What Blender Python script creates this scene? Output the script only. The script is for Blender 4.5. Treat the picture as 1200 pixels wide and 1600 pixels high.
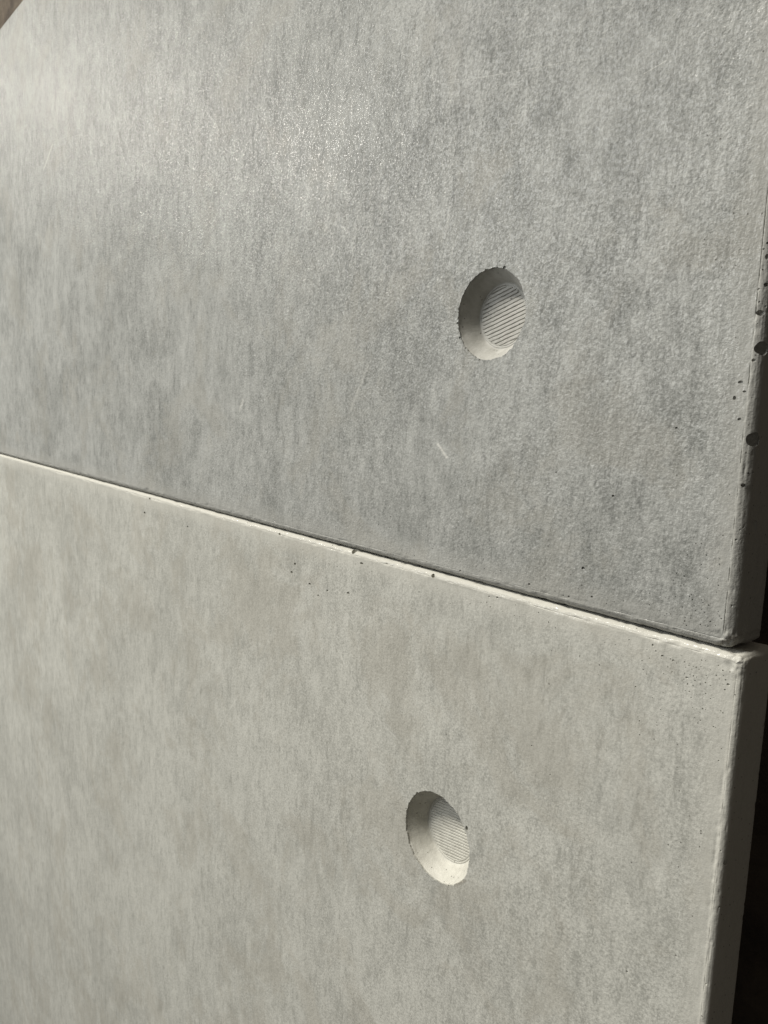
import bpy, bmesh, math
import numpy as np
from mathutils import Matrix, Vector

for o in list(bpy.data.objects):
    bpy.data.objects.remove(o, do_unlink=True)
scene = bpy.context.scene
COL = scene.collection

# ------------------------------------------------------------------ camera
cam_d = bpy.data.cameras.new('camera')
cam = bpy.data.objects.new('camera', cam_d)
COL.objects.link(cam)
scene.camera = cam
cam_d.sensor_fit = 'HORIZONTAL'
cam_d.sensor_width = 36.0
cam_d.lens = 36.06
cam_d.clip_start = 0.01
cam_d.clip_end = 100
right = Vector((0.64624, 0.76233, 0.03503))
up = Vector((-0.13012, 0.06484, 0.98938))
fwd = Vector((-0.75196, 0.64393, -0.14110))
m = Matrix((right, up, -fwd)).transposed().to_4x4()
m.translation = Vector((0, -1 / 3, 0.10307))
cam.matrix_world = m
cam_d.dof.use_dof = True
cam_d.dof.focus_distance = 0.40
cam_d.dof.aperture_fstop = 45

# ------------------------------------------------------------------ light
world = bpy.data.worlds.new('World')
scene.world = world
world.use_nodes = True
bg = world.node_tree.nodes['Background']
bg.inputs[0].default_value = (1.0, 0.93, 0.82, 1)
bg.inputs[1].default_value = 0.07


def lamp(name, loc, target, power, size, color):
    d = bpy.data.lights.new(name, 'AREA')
    if isinstance(size, tuple):
        d.shape = 'RECTANGLE'
        d.size, d.size_y = size
    else:
        d.shape = 'DISK'
        d.size = size
    d.energy = power
    d.color = color
    o = bpy.data.objects.new(name, d)
    COL.objects.link(o)
    o.location = loc
    o.rotation_euler = (Vector(target) - Vector(loc)).to_track_quat('-Z', 'Y').to_euler()
    return o


lamp('strip_lamp', (-2.5, -3.0, 4.6), (-2.5 + 0.9, 0, -1.1), 445, (2.4, 0.2), (1.0, 0.955, 0.87))
lamp('side_lamp', (-2.947, -1.2, 1.128), (-0.7, 0, 0.2), 15, 0.07, (1.0, 0.95, 0.86))
lamp('soft_fill', (-2.4, -2.8, 1.0), (-1.4, 0, -1.1), 62, 1.8, (0.96, 0.99, 1.0))  # added fill, no real source: lifts the hole shadows and the lower left

vs = scene.view_settings
vs.view_transform = 'Standard'
vs.look = 'None'
vs.exposure = 0.0
vs.gamma = 1.0
scene.cycles.use_denoising = True
scene.cycles.max_bounces = 6


# ------------------------------------------------------------------ helpers
def hsh(ix, iy, iz, seed):
    n = (ix * 374761393 + iy * 668265263 + iz * 1274126177 + seed * 974634777) & 0xFFFFFFFF
    n = ((n ^ (n >> 13)) * 1103515245) & 0xFFFFFFFF
    n = ((n ^ (n >> 16)) * 2246822519) & 0xFFFFFFFF
    return ((n ^ (n >> 15)) & 0xFFFFFF) / float(0xFFFFFF)


def vnoise(p, scale, seed=0):
    """value noise in [-1, 1] at points p (n,3); scale in cells per metre (scalar or 3)"""
    q = p * np.asarray(scale, dtype=float)
    i = np.floor(q).astype(np.int64)
    t = q - i
    t = t * t * (3 - 2 * t)
    r = 0
    for a in (0, 1):
        for b in (0, 1):
            for c in (0, 1):
                w = (t[:, 0] if a else 1 - t[:, 0]) * (t[:, 1] if b else 1 - t[:, 1]) * (t[:, 2] if c else 1 - t[:, 2])
                r = r + w * hsh(i[:, 0] + a, i[:, 1] + b, i[:, 2] + c, seed)
    return r * 2 - 1


def sstep(a, b, x):
    t = np.clip((x - a) / (b - a), 0, 1)
    return t * t * (3 - 2 * t)


def mesh_from(name, verts, faces):
    me = bpy.data.meshes.new(name)
    me.from_pydata([tuple(v) for v in verts], [], faces)
    me.update()
    return me


def link(name, me, mat, parent):
    o = bpy.data.objects.new(name, me)
    COL.objects.link(o)
    if mat is not None:
        me.materials.clear()
        me.materials.append(mat)
    o.parent = parent
    return o


# ------------------------------------------------------------------ materials
class NT:
    def __init__(self, name):
        self.mat = bpy.data.materials.new(name)
        self.mat.use_nodes = True
        self.t = self.mat.node_tree
        self.n = self.t.nodes
        self.bsdf = self.n['Principled BSDF']
        self.co = self.n.new('ShaderNodeTexCoord').outputs['Object']

    def put(self, sock, v):
        if hasattr(v, 'is_output'):
            self.t.links.new(v, sock)
        else:
            sock.default_value = v

    def noise(self, scale, detail=3, rough=0.55, dist=0.0, vec=None, off=0.0):
        nd = self.n.new('ShaderNodeTexNoise')
        nd.inputs['Scale'].default_value = scale
        nd.inputs['Detail'].default_value = detail
        nd.inputs['Roughness'].default_value = rough
        nd.inputs['Distortion'].default_value = dist
        v = vec or self.co
        if off:
            v = self.vadd(v, (off, off * 0.7, off * 1.3))
        self.t.links.new(v, nd.inputs['Vector'])
        return nd.outputs['Fac']

    def vadd(self, v, k):
        nd = self.n.new('ShaderNodeVectorMath')
        nd.operation = 'ADD'
        self.put(nd.inputs[0], v)
        self.put(nd.inputs[1], k)
        return nd.outputs[0]

    def vmul(self, v, k):
        nd = self.n.new('ShaderNodeVectorMath')
        nd.operation = 'MULTIPLY'
        self.put(nd.inputs[0], v)
        self.put(nd.inputs[1], k)
        return nd.outputs[0]

    def math(self, op, a, b=0.0, c=None, clamp=False):
        nd = self.n.new('ShaderNodeMath')
        nd.operation = op
        nd.use_clamp = clamp
        self.put(nd.inputs[0], a)
        self.put(nd.inputs[1], b)
        if c is not None:
            self.put(nd.inputs[2], c)
        return nd.outputs[0]

    def map(self, v, a, b, c=0.0, d=1.0, smooth=True):
        nd = self.n.new('ShaderNodeMapRange')
        nd.interpolation_type = 'SMOOTHSTEP' if smooth else 'LINEAR'
        nd.clamp = True
        self.put(nd.inputs[0], v)
        for i, k in enumerate((a, b, c, d)):
            self.put(nd.inputs[1 + i], k)
        return nd.outputs[0]

    def mix(self, f, a, b):
        nd = self.n.new('ShaderNodeMix')
        nd.data_type = 'RGBA'
        self.put(nd.inputs[0], f)
        for s, v in ((nd.inputs[6], a), (nd.inputs[7], b)):
            self.put(s, v if hasattr(v, 'is_output') else (*v, 1))
        return nd.outputs[2]

    def xyz(self):
        nd = self.n.new('ShaderNodeSeparateXYZ')
        self.t.links.new(self.co, nd.inputs[0])
        return nd.outputs

    def bump(self, h, dist, strength=1.0, normal=None):
        nd = self.n.new('ShaderNodeBump')
        nd.inputs['Strength'].default_value = strength
        nd.inputs['Distance'].default_value = dist
        self.t.links.new(h, nd.inputs['Height'])
        if normal is not None:
            self.t.links.new(normal, nd.inputs['Normal'])
        return nd.outputs[0]

    def segment(self, a, b, w):
        """1 on a fine line from a to b in the panel face (x, z in metres), 0 beyond w"""
        x, y, z = self.xyz()
        ax, az = a
        dx, dz = b[0] - a[0], b[1] - a[1]
        L2 = dx * dx + dz * dz
        px = self.math('SUBTRACT', x, ax)
        pz = self.math('SUBTRACT', z, az)
        t = self.math('DIVIDE', self.math('ADD', self.math('MULTIPLY', px, dx), self.math('MULTIPLY', pz, dz)), L2, clamp=True)
        ex = self.math('SUBTRACT', px, self.math('MULTIPLY', t, dx))
        ez = self.math('SUBTRACT', pz, self.math('MULTIPLY', t, dz))
        d = self.math('SQRT', self.math('ADD', self.math('MULTIPLY', ex, ex), self.math('MULTIPLY', ez, ez)))
        if not hasattr(self, 'wob'):
            self.wob = self.noise(420, 2)
        d = self.math('ADD', d, self.math('MULTIPLY', self.wob, w * 1.1))
        return self.map(d, w * 0.5, w * 1.5, 1.0, 0.0)


def concrete(name, dark, light, pale, stain, h, seam_at_top, off, scratches=(), speck=1.0, smudges=(), relief=0.0004, stain_amt=0.35):
    k = NT(name)
    x, y, z = k.xyz()
    grain = k.vmul(k.co, (1.0, 1.0, 0.5))
    cloud = k.noise(8.5, 6, 0.68, 0.3, off=off)
    blotch = k.noise(52, 7, 0.88, 0.1, vec=grain, off=off + 3)
    fleck = k.noise(210, 3, 0.7, vec=k.vmul(k.co, (1.0, 1.0, 0.34)), off=off + 5)
    speckle = k.noise(640, 3, 0.8, off=off + 7)
    # distance from the cast edges: the rim of a panel is smoother and paler
    dr = k.math('MULTIPLY', x, -1.0)
    ds = k.math('SUBTRACT', h, z) if seam_at_top else z
    dedge = k.math('MINIMUM', dr, k.math('MULTIPLY', ds, 1.15))
    dn = k.math('ADD', dedge, k.math('MULTIPLY', k.math('SUBTRACT', blotch, 0.5), 0.02))
    rim = k.map(dn, 0.006, 0.022, 1.0, 0.0)
    rimb = k.map(dedge, 0.004, 0.016, 1.0, 0.0)
    bev = k.map(dedge, 0.0042, 0.0050, 1.0, 0.0)
    smooth_patch = k.map(k.noise(6.0, 1, 0.5, 0.0, off=off + 11), 0.50, 0.66)
    calm = k.math('MAXIMUM', k.math('MULTIPLY', smooth_patch, 0.5), k.math('MULTIPLY', rimb, 0.7))
    rough_amt = k.math('SUBTRACT', 1.0, calm)
    # tone
    tone = k.math('ADD', k.math('MULTIPLY', k.map(cloud, 0.36, 0.64), 0.28), k.math('MULTIPLY', k.map(blotch, 0.37, 0.63), 0.46))
    tone = k.math('ADD', tone, k.map(fleck, 0.32, 0.46, -0.42 / max(1.0, 1.3 / speck), 0.0))
    tone = k.math('ADD', tone, k.map(fleck, 0.54, 0.70, 0.0, 0.24))
    sp = k.math('MULTIPLY', k.math('SUBTRACT', k.map(speckle, 0.34, 0.66, smooth=False), 0.5), k.math('MULTIPLY', k.math('ADD', rough_amt, 0.35), 0.62 * speck))
    tone = k.math('ADD', k.math('ADD', tone, 0.19), sp, clamp=True)
    col = k.mix(tone, dark, light)
    col = k.mix(k.math('MULTIPLY', k.map(k.noise(13, 6, 0.7, 0.5, off=off + 13), 0.5, 0.62), stain_amt), col, stain)
    col = k.mix(k.math('MULTIPLY', rim, 0.45), col, pale)
    col = k.mix(k.math('MULTIPLY', bev, 0.75), col, pale)
    # tiny dark pin pricks, denser near the rims
    vo = k.n.new('ShaderNodeTexVoronoi')
    vo.inputs['Scale'].default_value = 330
    k.t.links.new(k.co, vo.inputs['Vector'])
    prick = k.map(vo.outputs['Distance'], 0.10, 0.17, 1.0, 0.0)
    sepc = k.n.new('ShaderNodeSeparateColor')
    k.t.links.new(vo.outputs['Color'], sepc.inputs[0])
    near = k.map(dn, 0.0, 0.06, 0.10, 0.006)
    prick = k.math('MULTIPLY', prick, k.math('LESS_THAN', sepc.outputs[0], near))
    col = k.mix(k.math('MULTIPLY', prick, 0.75), col, (0.06, 0.055, 0.045))
    for a, b, w, s in scratches:
        col = k.mix(k.math('MULTIPLY', k.segment(a, b, w), s), col, (0.68, 0.67, 0.62))
    for a, b, w, s in smudges:
        col = k.mix(k.math('MULTIPLY', k.segment(a, b, w), s), col, (0.16, 0.135, 0.10))
    k.put(k.bsdf.inputs['Base Color'], col)
    rg = k.math('ADD', k.map(cloud, 0.35, 0.65, 0.34, 0.50), k.math('MULTIPLY', speckle, 0.10))
    k.put(k.bsdf.inputs['Roughness'], rg)
    k.bsdf.inputs['Specular IOR Level'].default_value = 0.13
    hgt = k.math('MULTIPLY_ADD', k.noise(130, 3, 0.65, vec=k.vmul(k.co, (1.0, 1.0, 0.4)), off=off + 21), 2.2, k.noise(620, 2, 0.7, off=off + 17))
    hgt = k.math('MULTIPLY', hgt, k.math('MULTIPLY_ADD', rough_amt, 0.5, 0.5))
    nrm = k.bump(hgt, relief, 1.0)
    # thin cement skin that glints where it catches a lamp
    k.put(k.bsdf.inputs['Coat Weight'], k.map(speckle, 0.46, 0.60, 0.0, 0.42))
    k.bsdf.inputs['Coat Roughness'].default_value = 0.17
    k.put(k.bsdf.inputs['Coat Normal'], nrm)
    k.put(k.bsdf.inputs['Normal'], nrm)
    return k.mat


def recess_mat(name, a, b):
    k = NT(name)
    n1 = k.noise(160, 4, 0.6)
    n2 = k.noise(900, 3, 0.6)
    t = k.math('ADD', k.math('MULTIPLY', k.map(n1, 0.3, 0.7), 0.6), k.math('MULTIPLY', n2, 0.4))
    col = k.mix(t, a, b)
    vo = k.n.new('ShaderNodeTexVoronoi')
    vo.inputs['Scale'].default_value = 420
    k.t.links.new(k.co, vo.inputs['Vector'])
    sepc = k.n.new('ShaderNodeSeparateColor')
    k.t.links.new(vo.outputs['Color'], sepc.inputs[0])
    pr = k.math('MULTIPLY', k.map(vo.outputs['Distance'], 0.12, 0.2, 1, 0), k.math('LESS_THAN', sepc.outputs[0], 0.2))
    col = k.mix(k.math('MULTIPLY', pr, 0.7), col, (0.07, 0.06, 0.045))
    k.put(k.bsdf.inputs['Base Color'], col)
    k.bsdf.inputs['Roughness'].default_value = 0.62
    hg = k.math('SUBTRACT', k.math('ADD', k.math('MULTIPLY', n2, 0.5), k.math('MULTIPLY', n1, 0.5)), k.math('MULTIPLY', pr, 0.7))
    k.put(k.bsdf.inputs['Normal'], k.bump(hg, 0.0005, 0.9))
    return k.mat


def wall_mat():
    k = NT('dark_brown_render')
    n = k.noise(9, 5, 0.65, 0.6)
    n2 = k.noise(60, 4, 0.6)
    t = k.math('ADD', k.math('MULTIPLY', k.map(n, 0.35, 0.65), 0.7), k.math('MULTIPLY', n2, 0.3))
    k.put(k.bsdf.inputs['Base Color'], k.mix(t, (0.03, 0.022, 0.016), (0.10, 0.08, 0.058)))
    k.bsdf.inputs['Roughness'].default_value = 0.8
    k.put(k.bsdf.inputs['Normal'], k.bump(n2, 0.004))
    return k.mat


# ------------------------------------------------------------------ setting
def plain_wall():
    x0, x1, z0, z1, y0 = -6.0, 1.5, -1.36, 3.2, 0.45
    xs = np.linspace(x0, x1, 60)
    zs = np.linspace(z0, z1, 40)
    V, F = [], []
    for z in zs:
        for x in xs:
            V.append((x, y0, z))
    P = np.array(V)
    P[:, 1] += 0.006 * vnoise(P, 3.0, 5)
    nx = len(xs)
    for j in range(len(zs) - 1):
        for i in range(nx - 1):
            a = j * nx + i
            F.append((a, a + 1, a + nx + 1, a + nx))
    o = link('back_wall', mesh_from('back_wall', P, F), wall_mat(), None)
    md = o.modifiers.new('thickness', 'SOLIDIFY')
    md.thickness = 0.1
    md.offset = -1
    o['kind'] = 'structure'


plain_wall()


# ------------------------------------------------------------------ panel
def perimeter(nx, nz):
    idx = [(i, 0) for i in range(nx)] + [(nx - 1, j) for j in range(1, nz)]
    idx += [(i, nz - 1) for i in range(nx - 2, -1, -1)] + [(0, j) for j in range(nz - 2, 0, -1)]
    return idx


def slab_mesh(xs, zs, T, r, pn, disp):
    """closed slab, x in [xs0,xs-1], z likewise, front at y=0, softened edges, then displaced by disp()"""
    nx, nz = len(xs), len(zs)
    XX, ZZ = np.meshgrid(xs, zs)
    front = np.stack([XX.ravel(), np.zeros(nx * nz), ZZ.ravel()], 1)
    per = perimeter(nx, nz)
    pxz = np.array([(xs[i], zs[j]) for i, j in per])
    ylay = list(np.linspace(0, r, 9)[1:]) + list(np.linspace(r, T - 0.003, 12)[1:]) + list(np.linspace(T - 0.003, T, 5)[1:])
    rings = [np.stack([pxz[:, 0], np.full(len(per), yy), pxz[:, 1]], 1) for yy in ylay]
    cx, cz = (xs[0] + xs[-1]) / 2, (zs[0] + zs[-1]) / 2
    hw, hh = (xs[-1] - xs[0]) / 2, (zs[-1] - zs[0]) / 2
    for d in (0.001, 0.002, 0.003):
        rings.append(np.stack([cx + (pxz[:, 0] - cx) * (hw - d) / hw, np.full(len(per), T), cz + (pxz[:, 1] - cz) * (hh - d) / hh], 1))
    P = np.concatenate([front] + rings)
    lo = np.array([xs[0] + r, r, zs[0] + r])
    hi = np.array([xs[-1] - r, T - 0.003, zs[-1] - r])
    rr = np.where(P[:, 1] > T * 0.5, 0.003, r)
    lo = np.stack([np.where(rr < r, xs[0] + rr, lo[0]), np.full(len(P), r), np.where(rr < r, zs[0] + rr, lo[2])], 1)
    hi = np.stack([np.where(rr < r, xs[-1] - rr, hi[0]), np.full(len(P), T - 0.003), np.where(rr < r, zs[-1] - rr, hi[2])], 1)
    # the two radii meet along the flat side, where both give the same point
    q = np.clip(P, lo, hi)
    v = P - q
    nn = (np.abs(v) ** pn).sum(1) ** (1 / pn)
    n2 = np.linalg.norm(v, axis=1)
    unit = v / np.maximum(nn, 1e-9)[:, None]
    P2 = q + unit * rr[:, None]
    N = v / np.maximum(n2, 1e-9)[:, None]
    P2 = disp(P2, N)
    F = []
    for j in range(nz - 1):
        b = j * nx
        F += [(b + i, b + i + 1, b + i + nx + 1, b + i + nx) for i in range(nx - 1)]
    m_ = len(per)
    prev = [j * nx + i for i, j in per]
    base = nx * nz
    for kx in range(len(rings)):
        cur = [base + kx * m_ + i for i in range(m_)]
        for i in range(m_):
            j = (i + 1) % m_
            F.append((prev[j], prev[i], cur[i], cur[j]))
        prev = cur
    F.append(tuple(prev[::-1][::-1]))
    return P2, F


def ellipsoid(c, ra, seg=10, ring=6, seed=0):
    """closed bubble cutter, a little uneven"""
    V = [(0, 0, 1)]
    for i in range(1, ring):
        th = math.pi * i / ring
        for j in range(seg):
            ph = 2 * math.pi * j / seg
            V.append((math.sin(th) * math.cos(ph), math.sin(th) * math.sin(ph), math.cos(th)))
    V.append((0, 0, -1))
    V = np.array(V)
    V *= (1 + 0.16 * vnoise(V + seed * 7.3, 1.3, seed))[:, None]
    V = V * np.array(ra) + np.array(c)
    F = [(0, 1 + j, 1 + (j + 1) % seg) for j in range(seg)]
    for i in range(ring - 2):
        a = 1 + i * seg
        F += [(a + j, a + seg + j, a + seg + (j + 1) % seg, a + (j + 1) % seg) for j in range(seg)]
    a = 1 + (ring - 2) * seg
    last = len(V) - 1
    F += [(a + j, last, a + (j + 1) % seg) for j in range(seg)]
    return V, F


def cone_cutter(c, R, Rf, h, seed):
    seg = 260
    prof = [(-0.004, R, 1.0), (0.0, R, 1.0), (0.0004, R, 0.75), (0.0009, R, 0.35), (0.0014, R + 0.0004, 0.0), (h + 0.001, Rf + 0.0004, 0.0)]
    V, F = [], []
    a = np.linspace(0, 2 * math.pi, seg, endpoint=False)
    circ = np.stack([np.cos(a) * 0.025, np.sin(a) * 0.025, np.zeros(seg)], 1)
    chip = np.clip(vnoise(circ, 1300, seed), -0.2, 1) * 0.0005 + np.clip(vnoise(circ, 420, seed + 1), 0, 1) * 0.0008 + np.clip(vnoise(circ, 190, seed + 3) - 0.3, 0, 1) * 0.0007
    for y, rad, wgt in prof:
        for t, ck in zip(a, chip):
            q = rad + ck * wgt
            V.append((c[0] + q * math.cos(t), c[1] + y, c[2] + q * math.sin(t)))
    for i in range(len(prof) - 1):
        for j in range(seg):
            k = (j + 1) % seg
            F.append((i * seg + j, i * seg + k, (i + 1) * seg + k, (i + 1) * seg + j))
    F.append(tuple(range(seg))[::-1])
    F.append(tuple((len(prof) - 1) * seg + j for j in range(seg)))
    return np.array(V), F


def cut(me, cutters):
    V, F, n = [], [], 0
    for v, f in cutters:
        V.append(v)
        F += [tuple(i + n for i in q) for q in f]
        n += len(v)
    cm = mesh_from('cutter', np.concatenate(V), F)
    for mm in (me, cm):
        bm = bmesh.new()
        bm.from_mesh(mm)
        bmesh.ops.recalc_face_normals(bm, faces=bm.faces)
        bm.to_mesh(mm)
        bm.free()
    a = bpy.data.objects.new('tmp_a', me)
    b = bpy.data.objects.new('tmp_b', cm)
    COL.objects.link(a)
    COL.objects.link(b)
    md = a.modifiers.new('cut', 'BOOLEAN')
    md.operation = 'DIFFERENCE'
    md.object = b
    md.solver = 'MANIFOLD'
    dg = bpy.context.evaluated_depsgraph_get()
    out = bpy.data.meshes.new_from_object(a.evaluated_get(dg))
    print('CUT', len(me.polygons), '->', len(out.polygons))
    bpy.data.objects.remove(a)
    bpy.data.objects.remove(b)
    bpy.data.meshes.remove(cm)
    bpy.data.meshes.remove(me)
    return out


def recess(R, Rf, h, gd, pitch, angle, seed, mat, floor_mat, parent, c):
    """conical form-tie recess (a child of the panel) with its ribbed floor as sub-part"""
    seg, lay = 144, 14
    a = np.linspace(0, 2 * math.pi, seg, endpoint=False)
    lip = 0.0009
    prof = [(lip, R + 0.0014), (lip, R + 0.0002), (lip + 0.0003, R - 0.0001)]
    for i in range(1, lay + 1):
        t = i / lay
        prof.append((lip + 0.0003 + (h - lip - 0.0003) * t, R + (Rf - R) * t))
    n_in = len(prof)
    prof += [(h + 0.0004, Rf - 0.001), (h + 0.0022, Rf - 0.001), (h + 0.0022, Rf + 0.0014)]
    V = []
    for y, q in prof:
        V.append(np.stack([q * np.cos(a), np.full(seg, y), q * np.sin(a)], 1))
    P = np.concatenate(V)
    rad = np.sqrt(P[:, 0] ** 2 + P[:, 2] ** 2)
    ins = np.zeros(len(P))
    ins[2 * seg:n_in * seg] = 1
    dis = (0.00012 * vnoise(P, 260, seed) + 0.00006 * vnoise(P, 800, seed + 1)) * ins
    # shallow pour lines down the wall
    ang = np.arctan2(P[:, 2], P[:, 0])
    dis += 0.00005 * ins * vnoise(np.stack([ang, ang * 0, ang * 0], 1), 30, seed + 2)
    P[:, 0] *= 1 + dis / rad
    P[:, 2] *= 1 + dis / rad
    F = []
    L = len(prof)
    for i in range(L):
        k = (i + 1) % L
        for j in range(seg):
            j2 = (j + 1) % seg
            F.append((i * seg + j, i * seg + j2, k * seg + j2, k * seg + j))
    me = mesh_from('tie_hole', P, F)
    bm = bmesh.new()
    bm.from_mesh(me)
    bmesh.ops.recalc_face_normals(bm, faces=bm.faces)
    bm.to_mesh(me)
    bm.free()
    me.shade_smooth()
    me.set_sharp_from_angle(angle=math.radians(40))
    o = link('tie_hole', me, mat, parent)
    o.location = c
    # floor: print-line grooves inside one or two ring lines
    Rg = Rf + 0.0002
    nv = 420
    nu = 90
    us = np.linspace(-1, 1, nu)
    vv = np.linspace(-1, 1, nv) * 0.9995
    half = np.sqrt(np.maximum(1 - vv ** 2, 1e-4))
    U = (half[:, None] * us[None, :]) * Rg
    Vv = np.repeat(vv[:, None], nu, 1) * Rg
    P = np.stack([U.ravel(), np.zeros(U.size), Vv.ravel()], 1)
    wob = 0.00012 * vnoise(P, (140, 1, 140), seed + 5) + 0.00006 * vnoise(P, (500, 1, 500), seed + 6)
    ph = (P[:, 2] + wob) / pitch
    dist = np.abs(ph - np.round(ph)) * pitch
    brk = 0.55 + 0.45 * sstep(-0.5, 0.1, vnoise(np.stack([P[:, 0], P[:, 1], np.round(ph) * 0.013], 1), (190, 1, 190), seed + 7))
    gro = np.exp(-(dist / 0.0002) ** 2) * brk
    rr = np.sqrt(P[:, 0] ** 2 + P[:, 2] ** 2) / Rf
    inside = 1 - sstep(0.86, 0.90, rr + 0.02 * vnoise(P, (300, 1, 300), seed + 8))
    ring = np.exp(-((rr - 0.91) / 0.012) ** 2) * (0.5 + 0.5 * sstep(-0.4, 0.3, vnoise(P, (90, 1, 90), seed + 9)))
    ring += 0.9 * np.exp(-((rr - 0.985) / 0.012) ** 2)
    dep = gd * np.maximum(gro * inside, ring * 0.6) + 0.00004 * vnoise(P, (900, 1, 900), seed + 10)
    P[:, 1] = dep
    ca, sa = math.cos(angle), math.sin(angle)
    Q = P.copy()
    Q[:, 0] = P[:, 0] * ca - P[:, 2] * sa
    Q[:, 2] = P[:, 0] * sa + P[:, 2] * ca
    F = []
    for j in range(nv - 1):
        for i in range(nu - 1):
            b = j * nu + i
            F.append((b, b + 1, b + nu + 1, b + nu))
    me = mesh_from('ribbed_floor', Q, F)
    me.shade_smooth()
    fo = link('ribbed_floor', me, floor_mat, o)
    fo.location = (0, h, 0)
    return o


def grade(start, stop, s0, s1, n_grow):
    """points from start to stop with a step growing from s0 to s1"""
    out, x, s = [start], start, s0
    g = (s1 / s0) ** (1 / n_grow)
    while x + s < stop - s * 0.5:
        x += s
        out.append(x)
        s = min(s * g, s1)
    out.append(stop)
    return out


T = 0.030
PN = 1.75


def x_lines(w, r):
    d = list(np.linspace(0, r - 0.0004, 13))
    d += list(np.linspace(r - 0.0003, r + 0.0007, 10))
    x, s = d[-1], 0.0003
    while x < w - 0.03:
        depth = 0.43 + 0.75 * x
        s = min(s * 1.15, 0.00125 * depth / 0.43)
        x += s
        d.append(x)
    tail = list(np.linspace(x, w - r, 6)[1:]) + list(np.linspace(w - r, w, 6)[1:])
    return -np.array(d + tail)[::-1]


def z_lines(h, r):
    d = list(np.linspace(0, r - 0.0004, 13))
    d += list(np.linspace(r - 0.0003, r + 0.0007, 9))
    x, s = d[-1], 0.0003
    while x < h - 0.03:
        lim = 0.0011 if x < 0.23 else 0.012
        s = min(s * 1.13, lim)
        x += s
        d.append(x)
    tail = list(np.linspace(x, h - r, 4)[1:]) + list(np.linspace(h - r, h, 8)[1:])
    return np.array(d + tail)


def bubbles(lst, base):
    out = []
    for i, (x, y, z, ra, rb) in enumerate(lst):
        rm = max(ra, rb)
        c = np.array([x, y, z]) / 1000 - np.array(base)
        out.append((c, (ra / 1000, max(rm, 0.7) / 1000, rb / 1000), i + 1))
    return out


def pricks(n, fx, fz, rad, avoid, seed):
    rng = np.random.RandomState(seed)
    out = []
    tries = 0
    while len(out) < n and tries < n * 20:
        tries += 1
        x, z = fx(rng), fz(rng)
        rr = rng.uniform(*rad)
        ok = all((x - a[0]) ** 2 + (z - a[2]) ** 2 > (rr + b) ** 2 for a, b in avoid)
        if not ok:
            continue
        c = np.array([x, 0.0001, z])
        avoid.append((c, rr * 1.3))
        out.append((c, (rr, rr * 1.4, rr * rng.uniform(0.7, 1.1)), 100 + len(out)))
    return out


def rim_pits(hc, R, avoid, seed):
    """crumbled spots along the lip of the recess"""
    rng = np.random.RandomState(seed)
    out = []
    for i in range(260):
        a = rng.uniform(0, 2 * math.pi) if rng.rand() < 0.5 else rng.normal(3.6, 0.7)
        q = R + abs(rng.normal(0, 0.0006)) - 0.0002
        rr = rng.uniform(0.00012, 0.00034) if rng.rand() < 0.93 else rng.uniform(0.0005, 0.0008)
        c = hc + np.array([q * math.cos(a), 0.0001, q * math.sin(a)])
        if all(np.linalg.norm(c - b) > rr + w for b, w in avoid[:-1]) and len(out) < 80:
            avoid.insert(0, (c, rr * 1.3))
            out.append((c, (rr, rr * 1.1, rr * rng.uniform(0.6, 1.2)), 300 + i))
    return out


def edge_pores(r, h, top, n, avoid, seed):
    """air bubbles of mixed size along the rounded right-hand edge"""
    rng = np.random.RandomState(seed + 5)
    out = []
    for i in range(n * 6):
        if len(out) >= n:
            break
        ph = math.radians(rng.uniform(10, 75))
        z = 0.012 + rng.uniform(0, 0.19)
        c = np.array([-r + r * math.sin(ph), r - r * math.cos(ph), h - z if top else z])
        rr = min(0.0002 + rng.exponential(0.0003), 0.0013)
        if all(np.linalg.norm(c - b) > rr * 1.3 + w for b, w in avoid[:-1]):
            avoid.insert(0, (c, rr * 1.3))
            out.append((c, (rr, rr, rr * rng.uniform(0.7, 1.5)), 700 + i))
    return out


def groove_line(d, r, P, seed):
    """broken hairline where the bevel meets the face"""
    on = sstep(-0.15, 0.25, vnoise(P, 210, seed)) * (0.45 + 0.55 * sstep(-0.3, 0.3, vnoise(P, 900, seed + 1)))
    return np.exp(-((d - r - 0.0001 - 0.00015 * vnoise(P, 120, seed + 2)) / 0.00016) ** 2) * on * 0.00042


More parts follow.
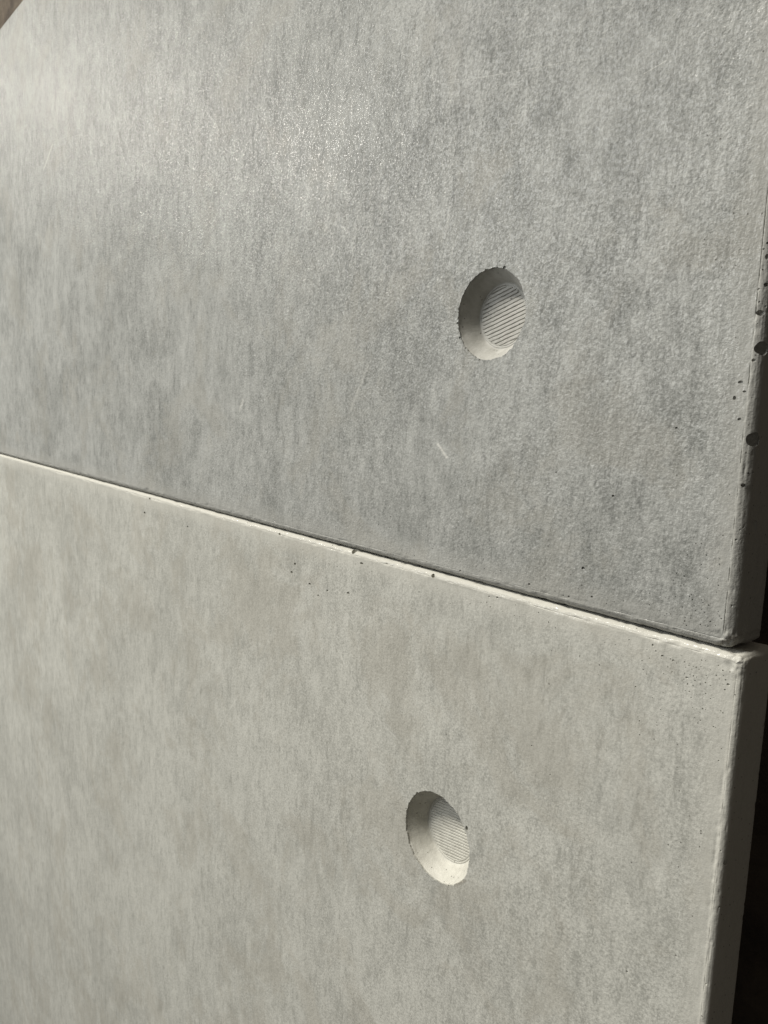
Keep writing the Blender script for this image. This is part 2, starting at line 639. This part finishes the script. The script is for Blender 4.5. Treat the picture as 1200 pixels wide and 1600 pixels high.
def make_panel(spec):
    base = np.array(spec['base'])
    w, h, r = spec['w'], spec['h'], spec['r']
    top = spec['seam_top']
    xs = x_lines(w, r)
    zs = z_lines(h, r)
    if top:
        zs = h - zs[::-1]

    def disp(P, N):
        dr = -P[:, 0]
        ds = (h - P[:, 2]) if top else P[:, 2]
        # edge length runs are never ruler-straight
        nearR = 1 - sstep(r * 0.9, r * 1.6, dr)
        nearS = 1 - sstep(r * 0.9, r * 1.6, ds)
        onb = np.maximum(nearR, nearS)
        sd = spec['seed']
        ampR = 0.00009 * vnoise(P, (1100, 1100, 14), sd) + 0.00006 * vnoise(P, (300, 300, 45), sd + 1)
        ampS = 0.00009 * vnoise(P, (14, 1100, 1100), sd + 60) + 0.00008 * vnoise(P, (45, 300, 300), sd + 61)
        e = np.where(dr < ds, ampR, ampS) * onb + 0.00004 * vnoise(P, 700, sd + 2) * onb
        e -= groove_line(np.where(ds > 0.004, dr, 9), r, P, sd + 20) * (P[:, 1] < 0.002) * spec['line_r']
        e -= groove_line(np.where(dr > 0.004, ds, 9), r, P, sd + 30) * (P[:, 1] < 0.002) * spec['line_s']
        # chipped outer corner
        dc = np.sqrt((dr - 0.003) ** 2 + (ds - 0.003) ** 2 + (P[:, 1] - 0.002) ** 2)
        ck = 1 - sstep(0.003, 0.013, dc)
        lump = vnoise(P, 330, sd + 3)
        e += ck * (0.00045 * lump + 0.0003 * vnoise(P, 800, sd + 4) - 0.0001)
        e += (1 - onb) * (P[:, 1] < 0.01) * (0.00022 * vnoise(P, 22, sd + 40) + 0.00009 * vnoise(P, 75, sd + 41))
        # crumbly stretch of the side bevel
        if spec['crumb']:
            z0, z1 = spec['crumb']
            zz = P[:, 2]
            band = sstep(z0 - 0.02, z0 + 0.01, zz) * (1 - sstep(z1 - 0.005, z1 + 0.015, zz)) * np.exp(-((dr - 0.0040) / 0.0016) ** 2) * (P[:, 1] < 0.004)
            e += band * 0.55 * (0.00012 * vnoise(P, (300, 300, 380), sd + 6) + 0.0002 * vnoise(P, 900, sd + 7) - 0.0010 * np.clip(vnoise(P, 420, sd + 90) - 0.2, 0, 1))
        # little break-outs along the seam arris
        brk = np.clip(vnoise(P, (120, 120, 120), sd + 8) - 0.35, 0, 1) * nearS * 0.0008
        brk += np.clip(vnoise(P, (260, 260, 260), sd + 18) - 0.35, 0, 1) * nearS * 0.0009
        brk += np.clip(vnoise(P, 900, sd + 19) - 0.45, 0, 1) * onb * 0.0004
        brk += np.clip(vnoise(P, (400, 400, 400), sd + 9) - 0.5, 0, 1) * onb * 0.0008
        e -= brk
        return P + N * e[:, None]

    P, F = slab_mesh(xs, zs, T, r, PN, disp)
    me = mesh_from('slab', P, F)
    hc = np.array(spec['hole']) - base
    R, Rf, hd = spec['R'], spec['R'] * 0.74, spec['depth']
    me = cut(me, [cone_cutter(hc, R, Rf, hd, spec['seed'] + 50)])
    cutters = []
    bl = bubbles(spec['bubbles'], base)
    avoid = [(c, max(ra) * 1.35) for c, ra, s in bl] + [(hc, R - 0.0012)]
    bl += edge_pores(r, h, top, spec['edge_pores'], avoid, spec['seed'])
    bl += rim_pits(hc, R, avoid, spec['seed'])
    bl += spec['pricks'](avoid)
    for c, ra, s in bl:
        big = max(ra) > 0.0013
        cutters.append(ellipsoid(c, ra, 20 if big else 9, 12 if big else 6, s))
    me = cut(me, cutters)
    me.shade_smooth()
    me.set_sharp_from_angle(angle=math.radians(38))
    root = bpy.data.objects.new('concrete_panel', None)
    COL.objects.link(root)
    root.location = base
    root.empty_display_size = 0.05
    root['label'] = spec['label']
    root['category'] = 'concrete panel'
    root['group'] = 'stacked concrete panels'
    link('slab', me, spec['mat'], root)
    recess(R, Rf, hd, spec['groove'], spec['pitch'], spec['angle'], spec['seed'] + 70, spec['rmat'], spec['fmat'], root, hc)
    return root


UB = (-0.1489, 0.0, -0.0010)
LH = 1.30
LB = (-0.1426, 0.0, -0.00195 - LH)
ux = lambda x: x / 1000 - UB[0]
uz = lambda z: z / 1000 - UB[2]

mat_u = concrete('grey_concrete', (0.176, 0.180, 0.168), (0.385, 0.389, 0.368), (0.38, 0.376, 0.345), (0.30, 0.29, 0.255),
                 0.614, False, 1.7,
                 scratches=[((ux(-411), uz(127.8)), (ux(-428.9), uz(97.2)), 0.0026, 0.22),
                            ((ux(-340.6), uz(78.7)), (ux(-332.3), uz(71.4)), 0.0016, 0.6),
                            ((ux(-1051), uz(408)), (ux(-1089), uz(385)), 0.0028, 0.35),
                            ((ux(-345.5), uz(288.4)), (ux(-249), uz(273.5)), 0.0004, 0.25),
                            ((ux(-216), uz(257.5)), (ux(-205), uz(259.9)), 0.0004, 0.4),
                            ((ux(-576.8), uz(100.8)), (ux(-583), uz(92.6)), 0.0028, 0.35)], speck=0.88,
                 smudges=[((-0.0065, 0.0012), (-0.001, 0.006), 0.0016, 0.5)])
mat_l = concrete('warm_grey_concrete', (0.305, 0.304, 0.274), (0.495, 0.492, 0.448), (0.50, 0.49, 0.44), (0.33, 0.312, 0.265),
                 LH, True, 23.1, scratches=[((-0.44 - LB[0], -0.075 - LB[2]), (-0.40 - LB[0], -0.112 - LB[2]), 0.0012, 0.22),
                            ((-0.40 - LB[0], -0.112 - LB[2]), (-0.365 - LB[0], -0.124 - LB[2]), 0.0012, 0.2),
                            ((-0.62 - LB[0], -0.21 - LB[2]), (-0.58 - LB[0], -0.16 - LB[2]), 0.0016, 0.18)], speck=1.3, relief=0.00024, stain_amt=0.36,
                 smudges=[((-0.307 - LB[0], -0.1985 - LB[2]), (-0.2985 - LB[0], -0.1905 - LB[2]), 0.0022, 0.4)])
rm_u = recess_mat('recess_grey', (0.32, 0.315, 0.285), (0.46, 0.455, 0.42))
rm_l = recess_mat('recess_cream', (0.41, 0.40, 0.35), (0.56, 0.55, 0.49))

make_panel(dict(
    base=UB, w=1.60, h=0.614, r=0.0044, seam_top=False, seed=11, mat=mat_u, rmat=rm_u, fmat=rm_u,
    hole=(-0.3030, 0, 0.1545), R=0.0253, depth=0.0112, pitch=0.0022, groove=0.0009, angle=math.radians(17.5),
    line_r=1.0, line_s=0.5, edge_pores=22, crumb=None,
    bubbles=[(-151.9, 0.9, 174.0, 0.8, 0.7), (-151.2, 1.6, 157.3, 1.1, 1.1), (-151.8, 1.0, 145.8, 1.7, 1.2), (-150.4, 2.4, 131.3, 3.0, 3.0), (-150.3, 2.5, 152.1, 0.5, 0.5), (-153.1, -0.3, 155.4, 0.9, 0.7), (-152.4, 0.4, 163.4, 0.4, 0.4), (-152.8, 0.0, 171.7, 0.5, 0.4), (-151.4, 1.4, 149.7, 0.5, 0.4), (-156.9, 0.0, 117.0, 1.2, 0.7), (-154.8, 0.0, 113.0, 0.9, 0.5), (-158.8, 0.0, 110.2, 0.8, 1.1), (-155.7, 0.0, 101.2, 1.0, 0.7), (-150.2, 2.6, 93.0, 2.5, 3.3), (-150.9, 1.9, 78.3, 0.9, 0.6), (-151.8, 1.0, 73.0, 1.3, 0.9), (-148.8, 9.6, 54.5, 1.1, 3.1), (-150.5, 2.3, 21.1, 0.6, 0.5), (-149.0, 3.8, 44.3, 0.4, 0.4), (-184.4, 0.0, 96.0, 0.8, 0.6), (-214.8, 0.0, 61.0, 0.9, 0.7), (-229.2, 0.0, 21.6, 1.1, 0.9), (-263.4, 0.0, 6.1, 0.9, 0.7), (-236.7, 0.0, 5.0, 0.7, 0.5), (-222.6, 0.0, 7.9, 0.8, 0.6), (-316.3, 0.0, 3.5, 0.9, 0.7), (-306.6, 3.4, -0.5, 0.8, 1.3), (-269.1, 4.1, -1.2, 1.1, 1.1), (-217.1, 6.0, -3.1, 1.3, 1.1), (-201.6, 6.9, -4.0, 1.6, 1.0), (-328.6, 3.8, -0.9, 0.9, 0.9), (-348.9, 4.5, -1.6, 1.6, 1.2), (-355.3, 4.9, -2.0, 1.0, 0.8), (-340.9, 3.2, -0.3, 1.0, 1.0), (-248.8, 1.5, 1.4, 0.5, 0.5), (-876.5, 1.2, 1.7, 1.5, 1.2), (-1274.8, -1.5, 4.4, 2.0, 2.0), (-294.5, 0.0, 179.2, 1.3, 1.0)],
    pricks=lambda av: pricks(60, lambda g: -0.006 - abs(g.normal(0, 0.022)), lambda g: 0.006 + abs(g.normal(0, 0.018)), (0.0002, 0.00042), av, 3)
    + pricks(24, lambda g: -g.uniform(0.02, 0.35), lambda g: 0.0055 + abs(g.normal(0, 0.006)), (0.00025, 0.00045), av, 4)
    + pricks(26, lambda g: -g.uniform(0.01, 0.7), lambda g: g.uniform(0.01, 0.3), (0.0002, 0.0005), av, 14),
    label='bluish grey upper concrete panel, pitted right edge, on top of the creamier panel'))
make_panel(dict(
    base=LB, w=1.62, h=LH, r=0.0031, seam_top=True, seed=211, mat=mat_l, rmat=rm_l, fmat=rm_l,
    hole=(-0.3258, 0, -0.1748), R=0.0294, depth=0.0132, pitch=0.0020, groove=0.0016, angle=math.radians(8.5),
    line_r=0.5, line_s=0.6, edge_pores=8, crumb=(LH - 0.135, LH - 0.055),
    bubbles=[(-517.6, 0.5, -4.9, 1.5, 1.1), (-422.0, 2.4, -3.0, 2.5, 2.1), (-339.8, 1.0, -4.4, 1.6, 1.4), (-447.9, 2.3, -3.1, 1.2, 0.9), (-494.5, 0.0, -25.0, 1.5, 0.9), (-498.7, 0.0, -32.5, 1.6, 0.9), (-473.8, -0.0, -37.0, 1.6, 0.9), (-451.0, 0.0, -37.2, 1.3, 0.7), (-462.6, 0.0, -43.6, 1.3, 0.7), (-425.7, 0.0, -33.9, 1.6, 0.9), (-411.4, 0.0, -9.4, 1.8, 0.9), (-384.7, 0.0, -4.7, 1.0, 0.6), (-185.1, 0.0, -181.0, 0.8, 0.6), (-781.1, 0.0, -22.2, 2.2, 1.2), (-767.7, 0.0, -5.8, 2.2, 1.2), (-680.5, 0.0, -22.7, 1.6, 0.9), (-285.9, 0.0, -6.5, 0.9, 0.7), (-292.2, 0.0, -7.2, 0.8, 0.6), (-168.3, 0.0, -19.0, 0.8, 0.6), (-148.9, 0.0, -16.3, 0.9, 0.6), (-150.1, 0.0, -19.1, 0.7, 0.4), (-181.3, 0.0, -12.1, 0.8, 0.5), (-186.7, 0.0, -8.2, 0.7, 0.6), (-175.7, 0.0, -12.7, 0.7, 0.5), (-299.8, 0.2, -156.4, 1.2, 1.7), (-301.5, 0.0, -192.5, 1.4, 0.8)],
    pricks=lambda av: pricks(90, lambda g: -0.006 - abs(g.normal(0, 0.024)), lambda g: LH - 0.006 - abs(g.normal(0, 0.022)), (0.0002, 0.00042), av, 5)
    + pricks(40, lambda g: -g.uniform(0.02, 0.45), lambda g: LH - 0.0055 - abs(g.normal(0, 0.007)), (0.00022, 0.00042), av, 6)
    + pricks(40, lambda g: -0.1845 - 0.031 * math.cos(g.uniform(1.6, 4.2)) * 0 - abs(g.normal(0, 0.006)) - 0.0305, lambda g: LH - 0.173 + g.normal(0, 0.018), (0.0002, 0.0004), av, 7)
    + pricks(40, lambda g: -g.uniform(0.01, 0.8), lambda g: LH - g.uniform(0.01, 0.35), (0.0002, 0.00055), av, 15),
    label='warm cream lower concrete panel beneath the greyer panel, crumbly right edge'))
